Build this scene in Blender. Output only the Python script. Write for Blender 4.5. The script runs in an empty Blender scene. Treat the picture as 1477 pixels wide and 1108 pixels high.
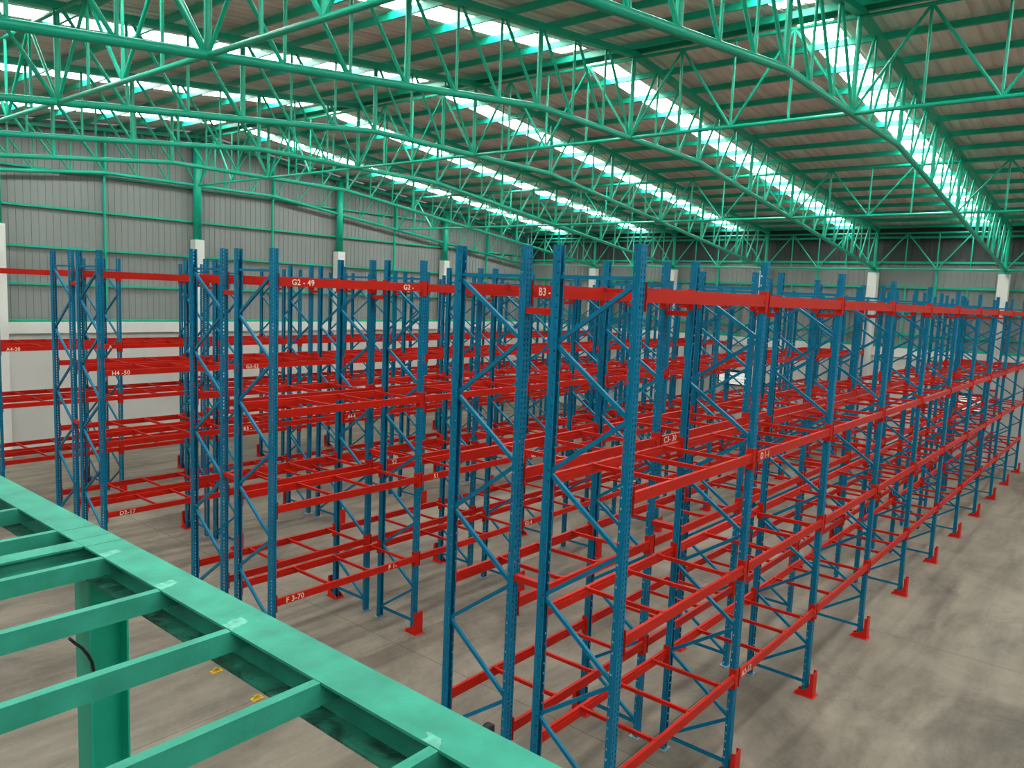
import bpy, math, random
from mathutils import Vector, Matrix
random.seed(7)
S = bpy.context.scene
C = S.collection

# ------------------------------------------------------------------ camera
cam = bpy.data.cameras.new('camera'); camo = bpy.data.objects.new('camera', cam); C.objects.link(camo)
cam.sensor_fit = 'HORIZONTAL'; cam.sensor_width = 36.0; cam.lens = 27.180
cam.clip_start = 0.05; cam.clip_end = 500
r_ = Vector((0.64059, -0.76674, 0.04185)); u_ = Vector((0.06239, 0.10629, 0.99238)); f_ = Vector((0.76534, 0.6331, -0.11593))
M = Matrix((( r_.x, u_.x, -f_.x, -5.65124), (r_.y, u_.y, -f_.y, -3.35308), (r_.z, u_.z, -f_.z, 5.54714), (0, 0, 0, 1)))
camo.matrix_world = M
S.camera = camo

# ------------------------------------------------------------------ world, exposure
W = bpy.data.worlds.new('sky'); S.world = W; W.use_nodes = True
bg = W.node_tree.nodes['Background']
bg.inputs[0].default_value = (0.86, 0.93, 1.0, 1); bg.inputs[1].default_value = 0.36
S.view_settings.view_transform = 'Standard'; S.view_settings.look = 'None'
S.view_settings.gamma = 1.0; S.view_settings.use_curve_mapping = False
S.view_settings.exposure = -0.35
SKYLIGHT = 17.0

# ------------------------------------------------------------------ materials
def mat(name, col, rough=.5, metal=0.0, spec=.5, vary=.12, scale=3.0, bump=0.0, bscale=60.0, stretch=(1, 1, 1), emit=None):
    m = bpy.data.materials.new(name); m.use_nodes = True
    nt = m.node_tree; N = nt.nodes; b = N['Principled BSDF']
    b.inputs['Roughness'].default_value = rough; b.inputs['Metallic'].default_value = metal
    b.inputs['Specular IOR Level'].default_value = spec
    tc = N.new('ShaderNodeNewGeometry'); mp = N.new('ShaderNodeMapping'); mp.inputs['Scale'].default_value = stretch
    nt.links.new(tc.outputs['Position'], mp.inputs['Vector'])
    no = N.new('ShaderNodeTexNoise'); no.inputs['Scale'].default_value = scale; no.inputs['Detail'].default_value = 5
    nt.links.new(mp.outputs[0], no.inputs['Vector'])
    rp = N.new('ShaderNodeValToRGB'); rp.color_ramp.elements[0].position = .3; rp.color_ramp.elements[1].position = .7
    rp.color_ramp.elements[0].color = tuple(c * (1 - vary) for c in col) + (1,)
    rp.color_ramp.elements[1].color = tuple(min(1, c * (1 + vary)) for c in col) + (1,)
    nt.links.new(no.outputs['Fac'], rp.inputs[0]); nt.links.new(rp.outputs[0], b.inputs['Base Color'])
    if bump:
        n2 = N.new('ShaderNodeTexNoise'); n2.inputs['Scale'].default_value = bscale
        bp = N.new('ShaderNodeBump'); bp.inputs['Strength'].default_value = bump; bp.inputs['Distance'].default_value = .01
        nt.links.new(mp.outputs[0], n2.inputs['Vector']); nt.links.new(n2.outputs['Fac'], bp.inputs['Height']); nt.links.new(bp.outputs[0], b.inputs['Normal'])
    if emit:
        b.inputs['Emission Color'].default_value = emit[0] + (1,); b.inputs['Emission Strength'].default_value = emit[1]
    return m

def floor_mat():
    m = bpy.data.materials.new('concrete_floor'); m.use_nodes = True
    nt = m.node_tree; N = nt.nodes; b = N['Principled BSDF']; Lk = nt.links.new
    b.inputs['Roughness'].default_value = .62; b.inputs['Specular IOR Level'].default_value = .35
    g = N.new('ShaderNodeNewGeometry')
    def noise(scale, stretch, detail=6, rough=.6, dist=0):
        mp = N.new('ShaderNodeMapping'); mp.inputs['Scale'].default_value = stretch; Lk(g.outputs['Position'], mp.inputs['Vector'])
        n = N.new('ShaderNodeTexNoise'); n.inputs['Scale'].default_value = scale; n.inputs['Detail'].default_value = detail
        n.inputs['Roughness'].default_value = rough; n.inputs['Distortion'].default_value = dist
        Lk(mp.outputs[0], n.inputs['Vector']); return n
    def ramp(n, p0, p1, c0, c1):
        r = N.new('ShaderNodeValToRGB'); r.color_ramp.elements[0].position = p0; r.color_ramp.elements[1].position = p1
        r.color_ramp.elements[0].color = c0 + (1,); r.color_ramp.elements[1].color = c1 + (1,); Lk(n.outputs['Fac'], r.inputs[0]); return r
    def mul(a, c):
        x = N.new('ShaderNodeMix'); x.data_type = 'RGBA'; x.blend_type = 'MULTIPLY'; x.inputs[0].default_value = 1
        Lk(a, x.inputs[6]); Lk(c, x.inputs[7]); return x.outputs[2]
    base = ramp(noise(.55, (1, 1, 1), 7, .65, .6), .32, .68, (.200, .162, .126), (.292, .242, .190))
    streak = ramp(noise(1.1, (.28, 1.6, 1), 5, .6, .4), .32, .60, (.62, .61, .60), (1.04, 1.03, 1.02))
    stain = ramp(noise(.33, (.6, 1, 1), 8, .72, .9), .36, .52, (.56, .56, .56), (1, 1, 1))
    fine = ramp(noise(14, (1, 1, 1), 4, .7), .2, .8, (.9, .9, .9), (1.05, 1.05, 1.05))
    Lk(mul(mul(mul(base.outputs[0], streak.outputs[0]), stain.outputs[0]), fine.outputs[0]), b.inputs['Base Color'])
    bp = N.new('ShaderNodeBump'); bp.inputs['Strength'].default_value = .15; bp.inputs['Distance'].default_value = .01
    Lk(noise(30, (1, 1, 1), 4).outputs['Fac'], bp.inputs['Height']); Lk(bp.outputs[0], b.inputs['Normal'])
    return m

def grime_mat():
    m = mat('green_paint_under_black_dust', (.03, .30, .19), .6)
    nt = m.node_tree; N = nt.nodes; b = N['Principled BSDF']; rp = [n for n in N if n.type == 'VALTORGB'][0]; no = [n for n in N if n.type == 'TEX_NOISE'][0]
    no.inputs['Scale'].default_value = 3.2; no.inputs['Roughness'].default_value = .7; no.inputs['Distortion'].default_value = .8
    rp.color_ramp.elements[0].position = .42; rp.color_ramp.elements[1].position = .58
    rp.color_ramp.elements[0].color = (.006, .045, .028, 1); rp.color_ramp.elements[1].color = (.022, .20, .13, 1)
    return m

MT = {
 'green': mat('green_enamel_paint', (.006, .42, .265), .34, spec=.4, vary=.08, scale=2.0),
 'green_dirty': mat('green_primer_paint_worn', (.034, .30, .205), .5, spec=.25, vary=.2, scale=5.0, bump=.12, bscale=90),
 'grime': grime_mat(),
 'patch': mat('pale_green_touch_up', (.12, .44, .32), .55, vary=.3, scale=26),
 'seam': mat('dark_green_seam', (.02, .12, .075), .6),
 'blue': mat('blue_rack_paint', (.001, .150, .272), .36, spec=.22, vary=.08, scale=1.5),
 'red': mat('red_rack_paint', (.50, .012, .004), .42, spec=.2, vary=.10, scale=2.5),
 'guard': mat('red_guard_paint', (.60, .012, .006), .42, spec=.3, vary=.10, scale=6),
 'letter': mat('cream_stencil_paint', (.80, .66, .50), .6),
 'sheet': mat('galvanised_roof_sheet', (.74, .72, .675), .45, metal=0, spec=.4, vary=.16, scale=1.3, stretch=(.25, 2.5, 1)),
 'clad': mat('grey_wall_cladding', (.245, .255, .245), .55, vary=.08, scale=.8, stretch=(1, 1, .2)),
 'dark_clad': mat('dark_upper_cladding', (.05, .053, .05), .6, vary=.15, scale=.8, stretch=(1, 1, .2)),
 'white': mat('white_painted_concrete', (.74, .72, .675), .7, vary=.06, scale=1.2, bump=.1, bscale=40),
 'wall': mat('pale_grey_rendered_wall', (.60, .58, .54), .75, vary=.06, scale=.7, bump=.1, bscale=30),
 'floor': floor_mat(),
 'joint': mat('dark_joint_sealant', (.13, .115, .10), .9),
 'sky': mat('translucent_skylight_sheet', (.8, .85, .85), .5, vary=.0, emit=((.96, 1.0, .97), SKYLIGHT)),
 'pane': mat('daylit_louvre_glass', (.8, .8, .75), .4, emit=((1.0, .97, .86), .75)),
 'black': mat('black_rubber', (.012, .012, .013), .6),
 'yellow': mat('yellow_bracket_paint', (.62, .38, .02), .5, vary=.25, scale=30),
 'galv': mat('galvanised_plate', (.26, .34, .38), .45, metal=.5),
}

# ------------------------------------------------------------------ mesh helpers
class MB:
    def __init__(s): s.v = []; s.f = []
    def box(s, x0, x1, y0, y1, z0, z1):
        i = len(s.v)
        s.v += [(x0, y0, z0), (x1, y0, z0), (x1, y1, z0), (x0, y1, z0), (x0, y0, z1), (x1, y0, z1), (x1, y1, z1), (x0, y1, z1)]
        s.f += [tuple(i + k for k in q) for q in ((0, 3, 2, 1), (4, 5, 6, 7), (0, 1, 5, 4), (1, 2, 6, 5), (2, 3, 7, 6), (3, 0, 4, 7))]
        return s
    def quad(s, *p):
        i = len(s.v); s.v += list(p); s.f.append(tuple(range(i, i + len(p)))); return s
    def prism(s, prof, axis, a, b):
        """closed 2-D profile extruded from a to b along axis 0/1/2"""
        def P(c, t): return (t, c[0], c[1]) if axis == 0 else (c[0], t, c[1]) if axis == 1 else (c[0], c[1], t)
        n = len(prof); i = len(s.v)
        s.v += [P(c, a) for c in prof] + [P(c, b) for c in prof]
        s.f += [(i + k, i + (k + 1) % n, i + n + (k + 1) % n, i + n + k) for k in range(n)]
        s.f += [tuple(i + k for k in range(n))[::-1], tuple(i + n + k for k in range(n))]
        return s
    def tube(s, pts, r, n=14):
        """round tube through a polyline (mitred), capped"""
        pts = [Vector(p) for p in pts]; i0 = len(s.v); m = len(pts)
        for k, p in enumerate(pts):
            d = (pts[min(k + 1, m - 1)] - pts[max(k - 1, 0)]).normalized()
            a = Vector((0, 0, 1)) if abs(d.z) < .9 else Vector((1, 0, 0))
            e1 = d.cross(a).normalized(); e2 = e1.cross(d)
            for j in range(n):
                t = 2 * math.pi * j / n; s.v.append(tuple(p + e1 * (r * math.cos(t)) + e2 * (r * math.sin(t))))
        for k in range(m - 1):
            for j in range(n):
                a = i0 + k * n + j; b = i0 + k * n + (j + 1) % n; s.f.append((a, b, b + n, a + n))
        s.f += [tuple(i0 + j for j in range(n))[::-1], tuple(i0 + (m - 1) * n + j for j in range(n))]
        return s
    def mesh(s, name, m, smooth=False):
        me = bpy.data.meshes.new(name); me.from_pydata(s.v, [], s.f); me.validate(); me.update()
        me.materials.append(MT[m])
        if smooth:
            for p in me.polygons: p.use_smooth = len(p.vertices) == 4
        return me

def obj(name, me, parent=None, loc=(0, 0, 0), rz=0.0):
    o = bpy.data.objects.new(name, me); C.objects.link(o)
    if parent: o.parent = parent
    o.location = loc
    if rz: o.rotation_euler = (0, 0, rz)
    return o

def empty(name, loc, label, cat, group=None):
    o = bpy.data.objects.new(name, None); C.objects.link(o); o.location = loc; o.empty_display_size = .2
    o['label'] = label; o['category'] = cat
    if group: o['group'] = group
    return o

def tag(o, label, cat, group=None):
    o['label'] = label; o['category'] = cat
    if group: o['group'] = group
    return o

def struct(name, me=None, label=None, loc=(0, 0, 0)):
    o = bpy.data.objects.new(name, me); C.objects.link(o); o.location = loc; o['kind'] = 'structure'
    if label: o['label'] = label
    return o

def member(name, me, parent, p, q, r=1.0, side=None):
    """shared unit mesh (along +z, length 1) laid from p to q, in the parent's unrotated frame"""
    p = Vector(p); q = Vector(q); d = q - p; L = d.length; zax = d / L
    s = Vector(side) if side else (Vector((0, 1, 0)) if abs(zax.y) < .9 else Vector((1, 0, 0)))
    xax = (s - zax * s.dot(zax)).normalized(); yax = zax.cross(xax)
    o = bpy.data.objects.new(name, me); C.objects.link(o); o.parent = parent
    loc = p - parent.location
    o.matrix_basis = Matrix(((xax.x * r, yax.x * r, zax.x * L, loc.x), (xax.y * r, yax.y * r, zax.y * L, loc.y), (xax.z * r, yax.z * r, zax.z * L, loc.z), (0, 0, 0, 1)))
    return o

UNIT_TUBE = MB().tube([(0, 0, 0), (0, 0, 1)], 1.0, 12).mesh('steel_tube', 'green', True)

# ------------------------------------------------------------------ hall dimensions
XR = 8.4                       # ridge
PW = 1.025                     # truss panel
HS = 18 * PW                   # half span
XE = XR + HS                   # right (eave) truss end
TY = [1.03 + 4.375 * i for i in range(-1, 6)]     # truss planes
YW = TY[-1]                    # gable truss plane
SKP = 4.68                      # skylight pitch: one 0.64 m strip, then six sheets
YB = 1.66 - 3 * SKP             # roof goes on behind the camera to here
def ztop(x): return 10.48 - .1027 * abs(x - XR)
def zbot(x): return 8.83 - .1125 * max(0, abs(x - XR) - 3 * PW)
def zroof(x): return 10.48 + .06 + .12 + .03 - .1027 * abs(x - XR)

# ------------------------------------------------------------------ floor
floor = struct('floor', MB().box(-40, XE + .3, -40, YW + .4, -.30, -.012).mesh('floor_base', 'joint'), 'grey-brown power-trowelled concrete floor of slabs')
xs = [XR + 6 * PW * k for k in range(-6, 4)] + [XE + .3]
xs = sorted(set(round(x, 3) for x in [-40] + [x for x in xs if x < XE - .1] + [XE + .3]))
ys = [-40] + [TY[0] - 8.75 + 4.375 * k for k in range(8)] + [YW + .4]
for a, b in zip(xs[:-1], xs[1:]):
    for c, d in zip(ys[:-1], ys[1:]):
        obj('floor_slab', MB().box(a + .004, b - .004, c + .004, d - .004, -.2, 0).mesh('floor_slab', 'floor'), floor)

# ------------------------------------------------------------------ roof: purlins, corrugated sheets, skylights
ceiling = struct('ceiling', None, 'low-pitched corrugated metal roof on green purlins with skylight strips')
SKW = .64; SHW = (SKP - SKW) / 6
def corr_profile(width, n, h, top=.45):
    p = []; w = width / n
    for k in range(n):
        a = k * w; p += [(a, 0), (a + w * .62, 0), (a + w * .72, h), (a + w * .90, h)]
    p.append((width, 0)); return p
def corr_mesh(name, m, n, h, lo, hi, kind):
    """corrugated sheet; kind 'roof' ribs run along the slope; 1.5 mm lap kept by stacking two faces"""
    mb = MB(); pr = corr_profile(SHW if kind == 'roof' else SKW, n, h); t = .004
    for (a, za), (b, zb) in zip(pr[:-1], pr[1:]):
        mb.quad(lo(a, za), lo(b, zb), hi(b, zb), hi(a, za))
        mb.quad(lo(a, za + t), hi(a, za + t), hi(b, zb + t), lo(b, zb + t))
    return mb.mesh(name, m)
for side in (1, -1):
    x1 = XE + .45 if side > 0 else XR - HS - .45
    lo = lambda a, zz: (XR + side * .02, a, zroof(XR) + zz)
    hi = lambda a, zz: (x1, a, zroof(x1) + zz)
    sheet = corr_mesh('roof_sheet', 'sheet', 3, .042, lo, hi, 'roof')
    x0s = XR + side * .38; x1s = XE - .05 if side > 0 else XR - HS + .05
    los = lambda a, zz: (x0s, a, zroof(x0s) + zz); his = lambda a, zz: (x1s, a, zroof(x1s) + zz)
    sky = corr_mesh('skylight_sheet', 'sky', 3, .042, los, his, 'skylight')
    cap1 = corr_mesh('roof_sheet', 'sheet', 3, .042, lo, los, 'skylight'); cap2 = corr_mesh('roof_sheet', 'sheet', 3, .042, his, hi, 'skylight')
    y = YB; k = 0
    while y < YW + .1:
        if k % 7 == 0:
            obj('skylight_panel', sky, ceiling, (0, y, 0)); obj('roof_sheet', cap1, ceiling, (0, y, 0)); obj('roof_sheet', cap2, ceiling, (0, y, 0)); y += SKW
        else:
            obj('roof_sheet', sheet, ceiling, (0, y, 0)); y += SHW
        k += 1
    # purlins: C sections 120 mm deep
    px = [XR + side * (.16 + 1.22 * k) for k in range(15)] + [XR + side * (HS - .05)]
    Lp = YW + .15 - YB
    ang = math.atan(.1027) * side
    pm = MB().prism([(-.028, 0), (.028, 0), (.028, .008), (-.020, .008), (-.020, .112), (.028, .112), (.028, .12), (-.028, .12)], 1, 0, Lp).mesh('purlin', 'green')
    for x in px:
        o = obj('purlin', pm, ceiling, (x, YB, ztop(x) + .062)); o.rotation_euler = (0, ang, 0)
obj('ridge_cap', MB().prism([(XR - .3, zroof(XR - .3) + .045), (XR, zroof(XR) + .045), (XR + .3, zroof(XR + .3) + .045), (XR + .3, zroof(XR + .3) + .049), (XR, zroof(XR) + .05), (XR - .3, zroof(XR - .3) + .049)], 1, YB, YW + .15).mesh('ridge_cap', 'sheet'), ceiling)

# ------------------------------------------------------------------ roof trusses
RT = 'roof trusses spanning the hall'
tlab = ['green tubular roof truss directly above the camera, out of the picture to the right',
        'nearest green tubular roof truss in view, from the top edge to the right border',
        'second green roof truss from the camera, its ridge post left of the top centre skylight',
        'third green roof truss from the camera, its ridge post above the white B3 lettering',
        'fourth green roof truss from the camera, three bays before the grey gable wall',
        'fifth green roof truss from the camera, one bay in front of the grey gable wall',
        'green roof truss standing on the columns of the grey gable wall']
def chord_top_mesh():
    mb = MB(); w, h = .075, .055
    for s in (-1, 1):
        x1 = XR + s * (HS + .05); a, b = (XR, x1) if s > 0 else (x1, XR)
        za, zb = ztop(a), ztop(b); i = len(mb.v)
        mb.v += [(a, -w, za - h), (a, w, za - h), (a, w, za + h), (a, -w, za + h), (b, -w, zb - h), (b, w, zb - h), (b, w, zb + h), (b, -w, zb + h)]
        mb.f += [tuple(i + k for k in q) for q in ((0, 1, 5, 4), (1, 2, 6, 5), (2, 3, 7, 6), (3, 0, 4, 7), (0, 3, 2, 1), (4, 5, 6, 7))]
    return mb.mesh('top_chord', 'green')
TOPC = chord_top_mesh()
BOTC = MB().tube([(XR - HS - .1, 0, zbot(XR - HS - .1)), (XR - 3 * PW, 0, zbot(XR)), (XR + 3 * PW, 0, zbot(XR)), (XE + .1, 0, zbot(XE + .1))], .058, 18).mesh('bottom_chord', 'green', True)
for i, y in enumerate(TY):
    t = empty('roof_truss', (XR, y, 0), tlab[i], 'roof truss', RT)
    obj('top_chord', TOPC, t, (-XR, 0, 0)); obj('bottom_chord', BOTC, t, (-XR, 0, 0))
    for k in range(-18, 19):
        x = XR + k * PW
        r = .046 if k % 3 == 0 else .024
        if abs(k) == 18: r = .06
        member('vertical', UNIT_TUBE, t, (x, y, zbot(x)), (x, y, ztop(x) - .03), r)
    for k in range(1, 19):
        for s in (1, -1):
            xo = XR + s * k * PW; xi = XR + s * (k - 1) * PW
            member('diagonal', UNIT_TUBE, t, (xo - s * .10, y, ztop(xo) - .05), (xi + s * .03, y, zbot(xi) + .03), .028)

# longitudinal bracing trusses between them
llab = ['green longitudinal bracing truss left of the ridge, its lower tube crossing the top left corner',
        'green longitudinal bracing truss under the ridge, in the middle of the roof',
        'green longitudinal bracing truss halfway down the right roof slope',
        'green longitudinal eaves truss along the far right wall, on the white columns']
for n, k in enumerate((-9, 0, 9, 18)):
    x = XR + k * PW; zt = ztop(x) - .08; zb = zbot(x)
    if k == 18: zt = ztop(x) - .12
    t = empty('bracing_truss', (x, TY[0], 0), llab[n], 'bracing truss', 'longitudinal bracing trusses')
    for a, b in zip(TY[:-1], TY[1:]):
        if b == YW: b = YW - .145
        P = lambda fr, top: (x, a + (b - a) * fr, zt if top else zb)
        member('bottom_tube', UNIT_TUBE, t, P(0, 0), P(1, 0), .036)
        member('top_tube', UNIT_TUBE, t, P(0, 1), P(1, 1), .034)
        for fr in (.25, .5, .75): member('vertical', UNIT_TUBE, t, P(fr, 0), P(fr, 1), .024)
        for f0, f1 in ((0, .25), (.5, .25), (.5, .75), (1, .75)): member('diagonal', UNIT_TUBE, t, P(f0, 0), P(f1, 1), .026)

# ------------------------------------------------------------------ walls
ZP = 4.08                      # top of the plinth wall
def clad_panel(par, axis, s0, s1, plane, zl, zt0, zt1, flip, m='clad'):
    """one vertical corrugated cladding sheet between s0..s1 along axis, ribs towards the room"""
    mb = MB(); n = 4; w = (s1 - s0) / n; h = .018
    pr = []
    for k in range(n):
        a = s0 + k * w; pr += [(a, 0), (a + w * .86, 0), (a + w * .89, h), (a + w * .97, h)]
    pr.append((s1, 0))
    zt = lambda q: zt0 + (zt1 - zt0) * (q - s0) / (s1 - s0)
    def P(q, d, z): return (q, plane - d, z) if axis == 0 else (plane - d, q, z)
    for (a, da), (b, db) in zip(pr[:-1], pr[1:]):
        mb.quad(P(a, da, zl), P(b, db, zl), P(b, db, zt(b)), P(a, da, zt(a)))
        mb.quad(P(a, da - .004, zl), P(a, da - .004, zt(a)), P(b, db - .004, zt(b)), P(b, db - .004, zl))
    obj('cladding_sheet', mb.mesh('cladding_sheet', m), par)

wl = struct('wall_left', MB().box(XR - HS, XE + .35, YW + .05, YW + .30, 0, ZP - .34).mesh('plinth_wall', 'wall'), 'gable wall of grey cladding and green girts above a pale plinth wall')
x = XR - HS
obj('plinth_beam', MB().box(XR - HS, XE + .35, YW - .06, YW + .30, ZP - .34, ZP).mesh('plinth_beam', 'white'), wl)
while x < XE + .2:
    x2 = min(x + .82, XE + .3)
    clad_panel(wl, 0, x, x2, YW + .26, ZP, zroof(x) - .02, zroof(x2) - .02, False); x = x2
for zz in (ZP + .06, 5.24, 6.37, 7.58, 8.72):
    xa, xb = XR - HS, XE + .2
    if zz > 8.5: xb = XR + (zroof(XR) - zz - .3) / .1027 if zz > 8.9 else XE - 2.0
    obj('girt', MB().prism([(-.03, -.03), (.03, -.03), (.03, .03), (-.03, .03)], 0, xa, xb).mesh('girt', 'green'), wl, (0, YW + .19, zz))
for k in range(-3, 3):
    xm = XR + 3 * PW + 6 * PW * k
    if xm > XR - HS + .5:
        obj('wall_post', MB().box(-.03, .03, -.045, .045, ZP, ztop(xm) - .1).mesh('wall_post', 'green'), wl, (xm, YW + .11, 0))

wr = struct('wall_right', MB().box(XE + .12, XE + .37, YB, YW + .05, 0, ZP - .34).mesh('plinth_wall', 'wall'), 'eaves wall of grey cladding and green girts above a pale plinth wall')
obj('plinth_beam', MB().box(XE + .02, XE + .37, YB, YW - .06, ZP - .34, ZP).mesh('plinth_beam', 'white'), wr)
y = YB
while y < YW:
    y2 = min(y + .82, YW + .2)
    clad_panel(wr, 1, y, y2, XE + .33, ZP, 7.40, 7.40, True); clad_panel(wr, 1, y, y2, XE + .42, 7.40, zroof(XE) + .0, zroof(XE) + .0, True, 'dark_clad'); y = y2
for zz in (ZP + .06, 4.62, 5.5, 6.42, 7.37, 8.32):
    obj('girt', MB().prism([(-.03, -.04), (.03, -.04), (.03, .04), (-.03, .04)], 1, YB, YW).mesh('girt', 'green'), wr, (XE + .26, 0, zz))
for a in TY[:-1]:
    obj('wall_post', MB().box(-.04, .04, -.04, .04, ZP, 7.08).mesh('wall_post', 'green'), wr, (XE + .12, a + 4.375 / 2, 0))
    for fr in (.26, .74):
        obj('wall_post', MB().box(-.025, .025, -.025, .025, ZP, 6.42).mesh('wall_post', 'green'), wr, (XE + .19, a + 4.375 * fr, 0))

# columns
def column(x, y, ztopc, label, group):
    t = empty('column', (x, y, 0), label, 'column', group)
    obj('concrete_shaft', MB().box(-.17, .17, -.17, .17, 0, 6.96).mesh('concrete_shaft', 'white'), t)
    if ztopc > 7.2:
        obj('steel_top', MB().tube([(0, 0, 6.96), (0, 0, ztopc)], .14, 20).mesh('steel_top', 'green', True), t)
        obj('bearing_plate', MB().box(-.15, .15, -.15, .15, 6.96, 6.985).mesh('bearing_plate', 'green'), t)
    else:
        obj('bearing_plate', MB().box(-.15, .15, -.15, .15, 6.96, 7.045).mesh('bearing_plate', 'green'), t)
ordn = ['first', 'second', 'third', 'fourth', 'fifth', 'sixth', 'seventh']
gl = ['white column with tall green steel top on the gable wall, at the left picture edge',
      'white and green gable wall column behind the second rack block',
      'white and green gable wall column third from the left picture edge',
      'white and green gable wall column left of the nearest rack block']
for k in range(4):
    x = XR + 6 * PW * (k - 1); column(x, YW, ztop(x) - .04, gl[k], 'columns along the gable wall')
column(XE, YW, 7.0, 'white corner column where the two grey walls meet', 'columns along the eaves wall')
rl = ['white eaves wall column beyond the right picture border', 'white eaves wall column nearest the right picture border',
      'white eaves wall column second from the right picture border', 'white eaves wall column third from the right, behind a rack post',
      'white eaves wall column fourth from the right picture border', 'white eaves wall column next to the far corner']
for k, yy in enumerate(TY[:-1]): column(XE, yy, 7.0, rl[k], 'columns along the eaves wall')

# louvre windows low in the right wall
for n, (ya, yb) in enumerate(((10.25, 11.55), (1.3, 2.35))):
    wd = struct('window_%d' % (n + 1), MB().box(XE + .06, XE + .119, ya - .05, yb + .05, 2.50, 2.60).mesh('window_header', 'black'),
                'low louvre window with dark header in the far right wall, ' + ('behind the racks at centre' if n == 0 else 'nearest the right picture border'))
    obj('pane', MB().box(XE + .10, XE + .119, ya, yb, 1.98, 2.50).mesh('pane', 'pane'), wd)
    for zz in (2.10, 2.22, 2.36): obj('slat', MB().box(XE + .075, XE + .099, ya, yb, zz - .012, zz + .012).mesh('slat', 'wall'), wd)
    obj('sill', MB().box(XE + .05, XE + .119, ya - .05, yb + .05, 1.94, 1.98).mesh('sill', 'black'), wd)
    for yy in (ya - .05, yb): obj('jamb', MB().box(XE + .06, XE + .119, yy, yy + .05, 1.98, 2.50).mesh('jamb', 'black'), wd)

# ------------------------------------------------------------------ pallet racks
D, G, L, H = .82946, .38048, 2.6614, 6.0
LEV = (1.25, 2.55, 3.84, 5.58)
NB = 10
def post_mesh():
    mb = MB(); w = .047; y0 = -.036; zs = 0.0; p = .05
    # web with two columns of slots
    c = [-w, -.030, -.017, .017, .030, w]
    n = int(H / p)
    for k in range(n):
        z0 = k * p; z1 = z0 + .012; z2 = z0 + .040; z3 = z0 + p
        mb.quad((c[0], y0, z0), (c[5], y0, z0), (c[5], y0, z1), (c[0], y0, z1))
        for a, b in ((0, 1), (2, 3), (4, 5)): mb.quad((c[a], y0, z1), (c[b], y0, z1), (c[b], y0, z2), (c[a], y0, z2))
        mb.quad((c[0], y0, z2), (c[5], y0, z2), (c[5], y0, z3), (c[0], y0, z3))
    # flanges: outer step, then set in with holes, then lip
    for s in (-1, 1):
        X = lambda v: s * v
        mb.quad((X(w), y0, 0), (X(w), -.004, 0), (X(w), -.004, H), (X(w), y0, H))
        mb.quad((X(w), -.004, 0), (X(.040), .004, 0), (X(.040), .004, H), (X(w), -.004, H))
        m = int(H / .1)
        for k in range(m):
            z0 = k * .1; z1 = z0 + .04; z2 = z0 + .06; z3 = z0 + .1
            mb.quad((X(.04), .004, z0), (X(.04), .036, z0), (X(.04), .036, z1), (X(.04), .004, z1))
            mb.quad((X(.04), .004, z1), (X(.04), .013, z1), (X(.04), .013, z2), (X(.04), .004, z2))
            mb.quad((X(.04), .026, z1), (X(.04), .036, z1), (X(.04), .036, z2), (X(.04), .026, z2))
            mb.quad((X(.04), .004, z2), (X(.04), .036, z2), (X(.04), .036, z3), (X(.04), .004, z3))
        mb.quad((X(.04), .036, 0), (X(.024), .036, 0), (X(.024), .036, H), (X(.04), .036, H))
    return mb.mesh('post', 'blue')
POST = post_mesh()
BASE = MB().box(-.085, .085, -.07, .07, 0, .008).mesh('base_plate', 'galv')
for_guard = [(.115, 0), (.115, .035), (-.01, .095), (-.055, .13), (-.078, .19), (-.078, .36), (-.125, .36), (-.125, 0)]
gm = MB()
gm.prism(for_guard, 0, -.078, -.072); gm.prism(for_guard, 0, .072, .078); gm.box(-.078, .078, -.131, -.125, 0, .37); gm.box(-.10, .10, -.155, .13, 0, .008)
GUARD = gm.mesh('column_guard', 'guard')
# brace: unit-length C channel, along +z
BRACE = MB().prism([(-.016, -.019), (.016, -.019), (.016, -.016), (-.013, -.016), (-.013, .016), (.016, .016), (.016, .019), (-.016, .019)], 2, 0, 1).mesh('brace', 'blue')
def beam_mesh(L, hh):
    bmn = MB(); xe = L / 2 - .052
    bmn.box(-xe, xe, -.052, -.004, -hh, hh - .03); bmn.box(-xe, xe, -.052, -.016, hh - .03, hh)       # stepped box beam
    return bmn.mesh('load_beam', 'red')
CONN = MB().box(-.003, .003, -.056, .030, -.135, .105).box(-.003, .040, -.060, -.054, -.02, .02).mesh('end_connector', 'red')
JOINT = MB().box(-.038, .038, -.048, -.0375, -.125, .105).mesh('joint_plate', 'red')
def bar_mesh(hh):
    return MB().box(-.015, .015, -D / 2 + .017, D / 2 - .017, hh - .042, hh - .002).box(-.02, .02, -D / 2 - .04, -D / 2 + .018, hh + .0002, hh + .005).box(-.02, .02, D / 2 - .018, D / 2 + .04, hh + .0002, hh + .005).mesh('deck_bar', 'red')
BARS = (bar_mesh(.05), bar_mesh(.06))
SPACER = MB().prism([(-.03, -.03), (.03, -.03), (.03, .03), (-.03, .03)], 1, -G / 2 + .037, G / 2 - .037).mesh('row_spacer', 'red')

def text_mesh(body, size):
    cu = bpy.data.curves.new('lettering', 'FONT'); cu.body = body; cu.size = size; cu.extrude = .0006; cu.offset = .0016; cu.space_character = 1.08
    o = bpy.data.objects.new('lettering_source', cu); C.objects.link(o)
    bpy.context.view_layer.update()
    dg = bpy.context.evaluated_depsgraph_get()
    me = bpy.data.meshes.new_from_object(o.evaluated_get(dg)); me.name = 'lettering'
    bpy.data.objects.remove(o); bpy.data.curves.remove(cu)
    me.materials.clear(); me.materials.append(MT['letter']); return me
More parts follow.
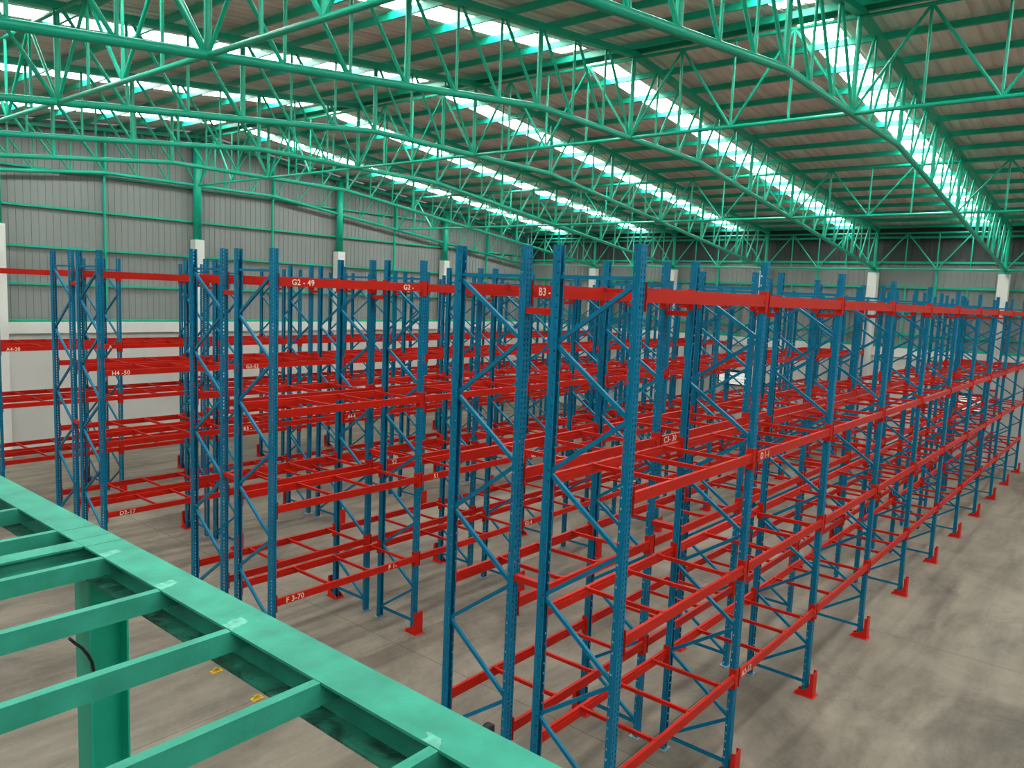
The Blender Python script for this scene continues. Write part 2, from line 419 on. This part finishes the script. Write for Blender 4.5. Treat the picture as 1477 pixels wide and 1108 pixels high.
# (row, bay, level) -> [(fraction of bay where the writing is centred, text)]
TEXT = {(2, 0, 3): [(.155, 'G2 - 49'), (.87, 'G2 -')], (2, 0, 0): [(.125, 'F 3-70'), (.80, 'F 1-')], (2, 1, 1): [(.13, '51')], (3, 1, 1): [(.20, '52')],
        (1, 0, 3): [(.10, 'B3 - 2')], (1, 1, 2): [(.10, 'C3- 30')], (0, 1, 2): [(.10, 'D 1-1')], (0, 1, 0): [(.09, 'A2-12')], (2, 2, 1): [(.13, 'G2-45')],
        (2, 2, 0): [(.08, 'E2-4')], (4, 0, 2): [(.12, 'H4 -50')], (4, 0, 0): [(.15, 'D2-17')], (6, 0, 2): [(.11, 'A4-20'), (.91, 'A')],
        (4, 1, 2): [(.12, 'G3-52')], (4, 1, 1): [(.08, 'R3 -')], (4, 2, 1): [(.10, 'A4-4')]}

BX = (0, .0948, .1852, .2336); BY = (0, 5.4611, 10.9317, 16.4002)
rlab = ['blue and red pallet rack row facing the wide aisle at the right, nearest the camera',
        'blue and red pallet rack row directly behind the nearest row, starting with beam B3',
        'blue and red pallet rack row beginning with the beam lettered G2-49',
        'blue and red pallet rack row back to back behind the G2-49 row',
        'blue and red pallet rack row beginning with the beam lettered H4-50',
        'blue and red pallet rack row back to back behind the H4-50 row',
        'blue and red pallet rack row with the beam lettered A4-20 at the left border',
        'blue and red pallet rack row nearest the grey gable wall']
letters = []
for blk in range(4):
    L = (26.56 - BX[blk]) / NB; BEAMS = (beam_mesh(L, .05), beam_mesh(L, .06))
    for ab in range(2):
        row = blk * 2 + ab
        x0 = BX[blk]; yf = BY[blk] + ab * (D + G); yr = yf + D
        t = empty('pallet_rack', (x0, yf, 0), rlab[row], 'pallet rack', 'pallet rack rows')
        yo, yi = (yf, yr) if ab == 0 else (yr, yf)          # outer (aisle) and inner post lines
        for k in range(NB + 1):
            xk = k * L
            for yy, rz in ((yf, 0.0), (yr, math.pi)):
                p = obj('post', POST, t, (xk, yy - yf, 0), rz)
                obj('base_plate', BASE, p)
                if yy == yo and k > 0: obj('column_guard', GUARD, p)
            # zigzag bracing
            si = 1 if yi > yo else -1
            A, B = (yo + si * .02, yi - si * .02) if k == 0 else (yi - si * .02, yo + si * .02)
            step, nseg = (.595, 9) if k == 0 else (.5535, 10)
            member('brace', BRACE, t, (x0 + xk, yo + si * .03, 5.715), (x0 + xk, yi - si * .03, 5.715), 1, (0, 0, 1))
            member('brace', BRACE, t, (x0 + xk, yo + si * .03, .18), (x0 + xk, yi - si * .03, .18), 1, (0, 0, 1))
            z = 5.68
            for s in range(nseg):
                a, b = (A, B) if s % 2 == 0 else (B, A)
                z2 = 5.71 - step * (s + 1)
                member('brace', BRACE, t, (x0 + xk, a, z - .012), (x0 + xk, b, z2 + .012), 1, (1, 0, 0)); z = z2
            if ab == 1:
                for zz in (5.40, 2.82): obj('row_spacer', SPACER, t, (xk, -G / 2, zz))
        for k in range(NB):
            xm = (k + .5) * L
            for lv, z in enumerate(LEV):
                for yy, rz in ((yf, 0.0), (yr, math.pi)):
                    b = obj('load_beam', BEAMS[lv == 3], t, (xm, yy - yf, z), rz)
                    for s in (-1, 1):
                        c = obj('end_connector', CONN, b, (s * (L / 2 - .051), 0, 0))
                        if s > 0: c.scale = (-1, 1, 1)
                    if k < NB - 1: obj('joint_plate', JOINT, b, ((L / 2 if rz == 0 else -L / 2), 0, 0))
                    if rz == 0 and (row, k, lv) in TEXT:
                        for fr, s in TEXT[(row, k, lv)]: letters.append((b, fr, s))
                fr3 = (.80, 1.53, 2.25) if blk == 0 else (.95, 1.68, 2.45)
                for xb in fr3:
                    obj('deck_bar', BARS[lv == 3], t, (k * L + xb + random.uniform(-.04, .04), D / 2, z))
for b, fr, s in letters:
    me = text_mesh(s, .105)
    w = max(v.co.x for v in me.vertices)
    o = obj('lettering', me, b, ((fr - .5) * L - w / 2, -.0532, -.037)); o.rotation_euler = (math.pi / 2, 0, 0)
    o['label'] = 'cream stencilled characters ' + s

# ------------------------------------------------------------------ green steel platform frame in the foreground
plat = empty('platform_frame', (-3.775, 1.3, 0), 'green steel platform frame of beam, joists and column in the foreground', 'steel frame')
def at_plat(name, mb, m): return obj(name, mb.mesh(name, m), plat, (3.775, -1.3, 0))
xc = -3.775
main = at_plat('main_beam', MB().box(xc - .105, xc + .105, -7.0, 6.0, 3.988, 4.0).box(xc - .004, xc + .004, -7.0, 6.0, 3.812, 3.988), 'green_dirty')
obj('bottom_flange', MB().box(xc - .105, xc + .105, -7.0, 6.0, 3.80, 3.812).mesh('bottom_flange', 'grime'), main)
back = at_plat('main_beam', MB().box(-8.5, -8.29, -7.0, 6.0, 3.988, 4.0).box(-8.5, -8.29, -7.0, 6.0, 3.80, 3.812).box(-8.4, -8.392, -7.0, 6.0, 3.812, 3.988), 'green_dirty')
for k in range(-9, 8):
    yj = 1.03 + .655 * k
    if k < 8:
        j = at_plat('joist', MB().box(-8.29, xc - .107, yj - .045, yj, 3.900, 3.998).box(xc - .107, xc - .005, yj - .043, yj - .002, 3.902, 3.985), 'green_dirty')
        if k in (0, -1, -2, -4):
            # worn touch-up paint at the weld: ragged smear from the joist end across the flange
            rr = random.Random(k + 50); W_ = .105 if k > -3 else .05
            lo_ = [(xc - .103 + W_ * q / 5, yj - .035 - .012 * rr.random() + .035 * q / 5) for q in range(6)]
            hi_ = [(xc - .103 + W_ * q / 5, yj + .028 + .02 * rr.random() + .02 * q / 5) for q in range(5, -1, -1)]
            obj('touch_up_patch', MB().prism(lo_ + hi_, 2, 4.0, 4.0008).mesh('touch_up_patch', 'patch'), j)
at_plat('cross_beam', MB().box(-8.29, xc - .107, 1.26, 1.385, 3.988, 4.0).box(-8.29, xc - .005, 1.26, 1.385, 3.80, 3.812).box(-8.29, xc - .005, 1.319, 1.326, 3.812, 3.985), 'green_dirty')
for yy in (1.24, 1.40, 1.62): obj('splice_seam', MB().box(xc - .105, xc + .105, yy, yy + .004, 4.0, 4.0009).mesh('splice_seam', 'seam'), main, (0, 0, 0))
for xq in (-3.865,):
    at_plat('support_column', MB().box(xq, xq + .012, 1.25, 1.45, .012, 3.80).box(xq + .213, xq + .225, 1.25, 1.45, .012, 3.80).box(xq + .012, xq + .213, 1.346, 1.354, .012, 3.80).box(xq - .05, xq + .275, 1.2, 1.5, 0, .012), 'green')

# small things
cab = tag(obj('cable', MB().tube([(-4.01, 1.15, 3.522), (-3.97, 1.17, 3.47), (-3.93, 1.19, 3.425), (-3.89, 1.21, 3.36), (-3.862, 1.228, 3.30), (-3.85, 1.239, 3.24)], .009, 8).mesh('cable', 'black', True)),
          'short black cable stub sticking out of the green platform column', 'cable')
for k, (yx, yy, lab) in enumerate(((-.15, 6.46, 'yellow metal bracket on the floor under the platform, the farther one'), (-.16, 5.40, 'yellow metal bracket on the floor under the platform, the nearer one'))):
    b = empty('floor_bracket', (yx, yy, 0), lab, 'bracket', 'yellow floor brackets')
    obj('plate', MB().box(-.08, .08, -.05, .05, 0, .012).mesh('plate', 'yellow'), b)
    obj('rib', MB().prism([(-.06, .012), (.06, .012), (.015, .06), (-.03, .06)], 1, -.012, .012).mesh('rib', 'yellow'), b)
bag = MB()
nr = 7; ns = 16
for a in range(nr + 1):
    ph = a / nr * math.pi / 2; rr = math.cos(ph) ** .6
    for s in range(ns):
        t_ = 2 * math.pi * s / ns; wob = 1 + .12 * math.sin(3 * t_ + a)
        bag.v.append((.10 * rr * wob * math.cos(t_), .08 * rr * wob * math.sin(t_), .09 * math.sin(ph)))
for a in range(nr):
    for s in range(ns): bag.f.append((a * ns + s, a * ns + (s + 1) % ns, (a + 1) * ns + (s + 1) % ns, (a + 1) * ns + s))
bag.f.append(tuple(range(ns))[::-1])
tag(obj('bag', bag.mesh('bag', 'black', True), None, (1.43, 2.66, 0)), 'crumpled black bag on the floor by the nearest rack end', 'bag')
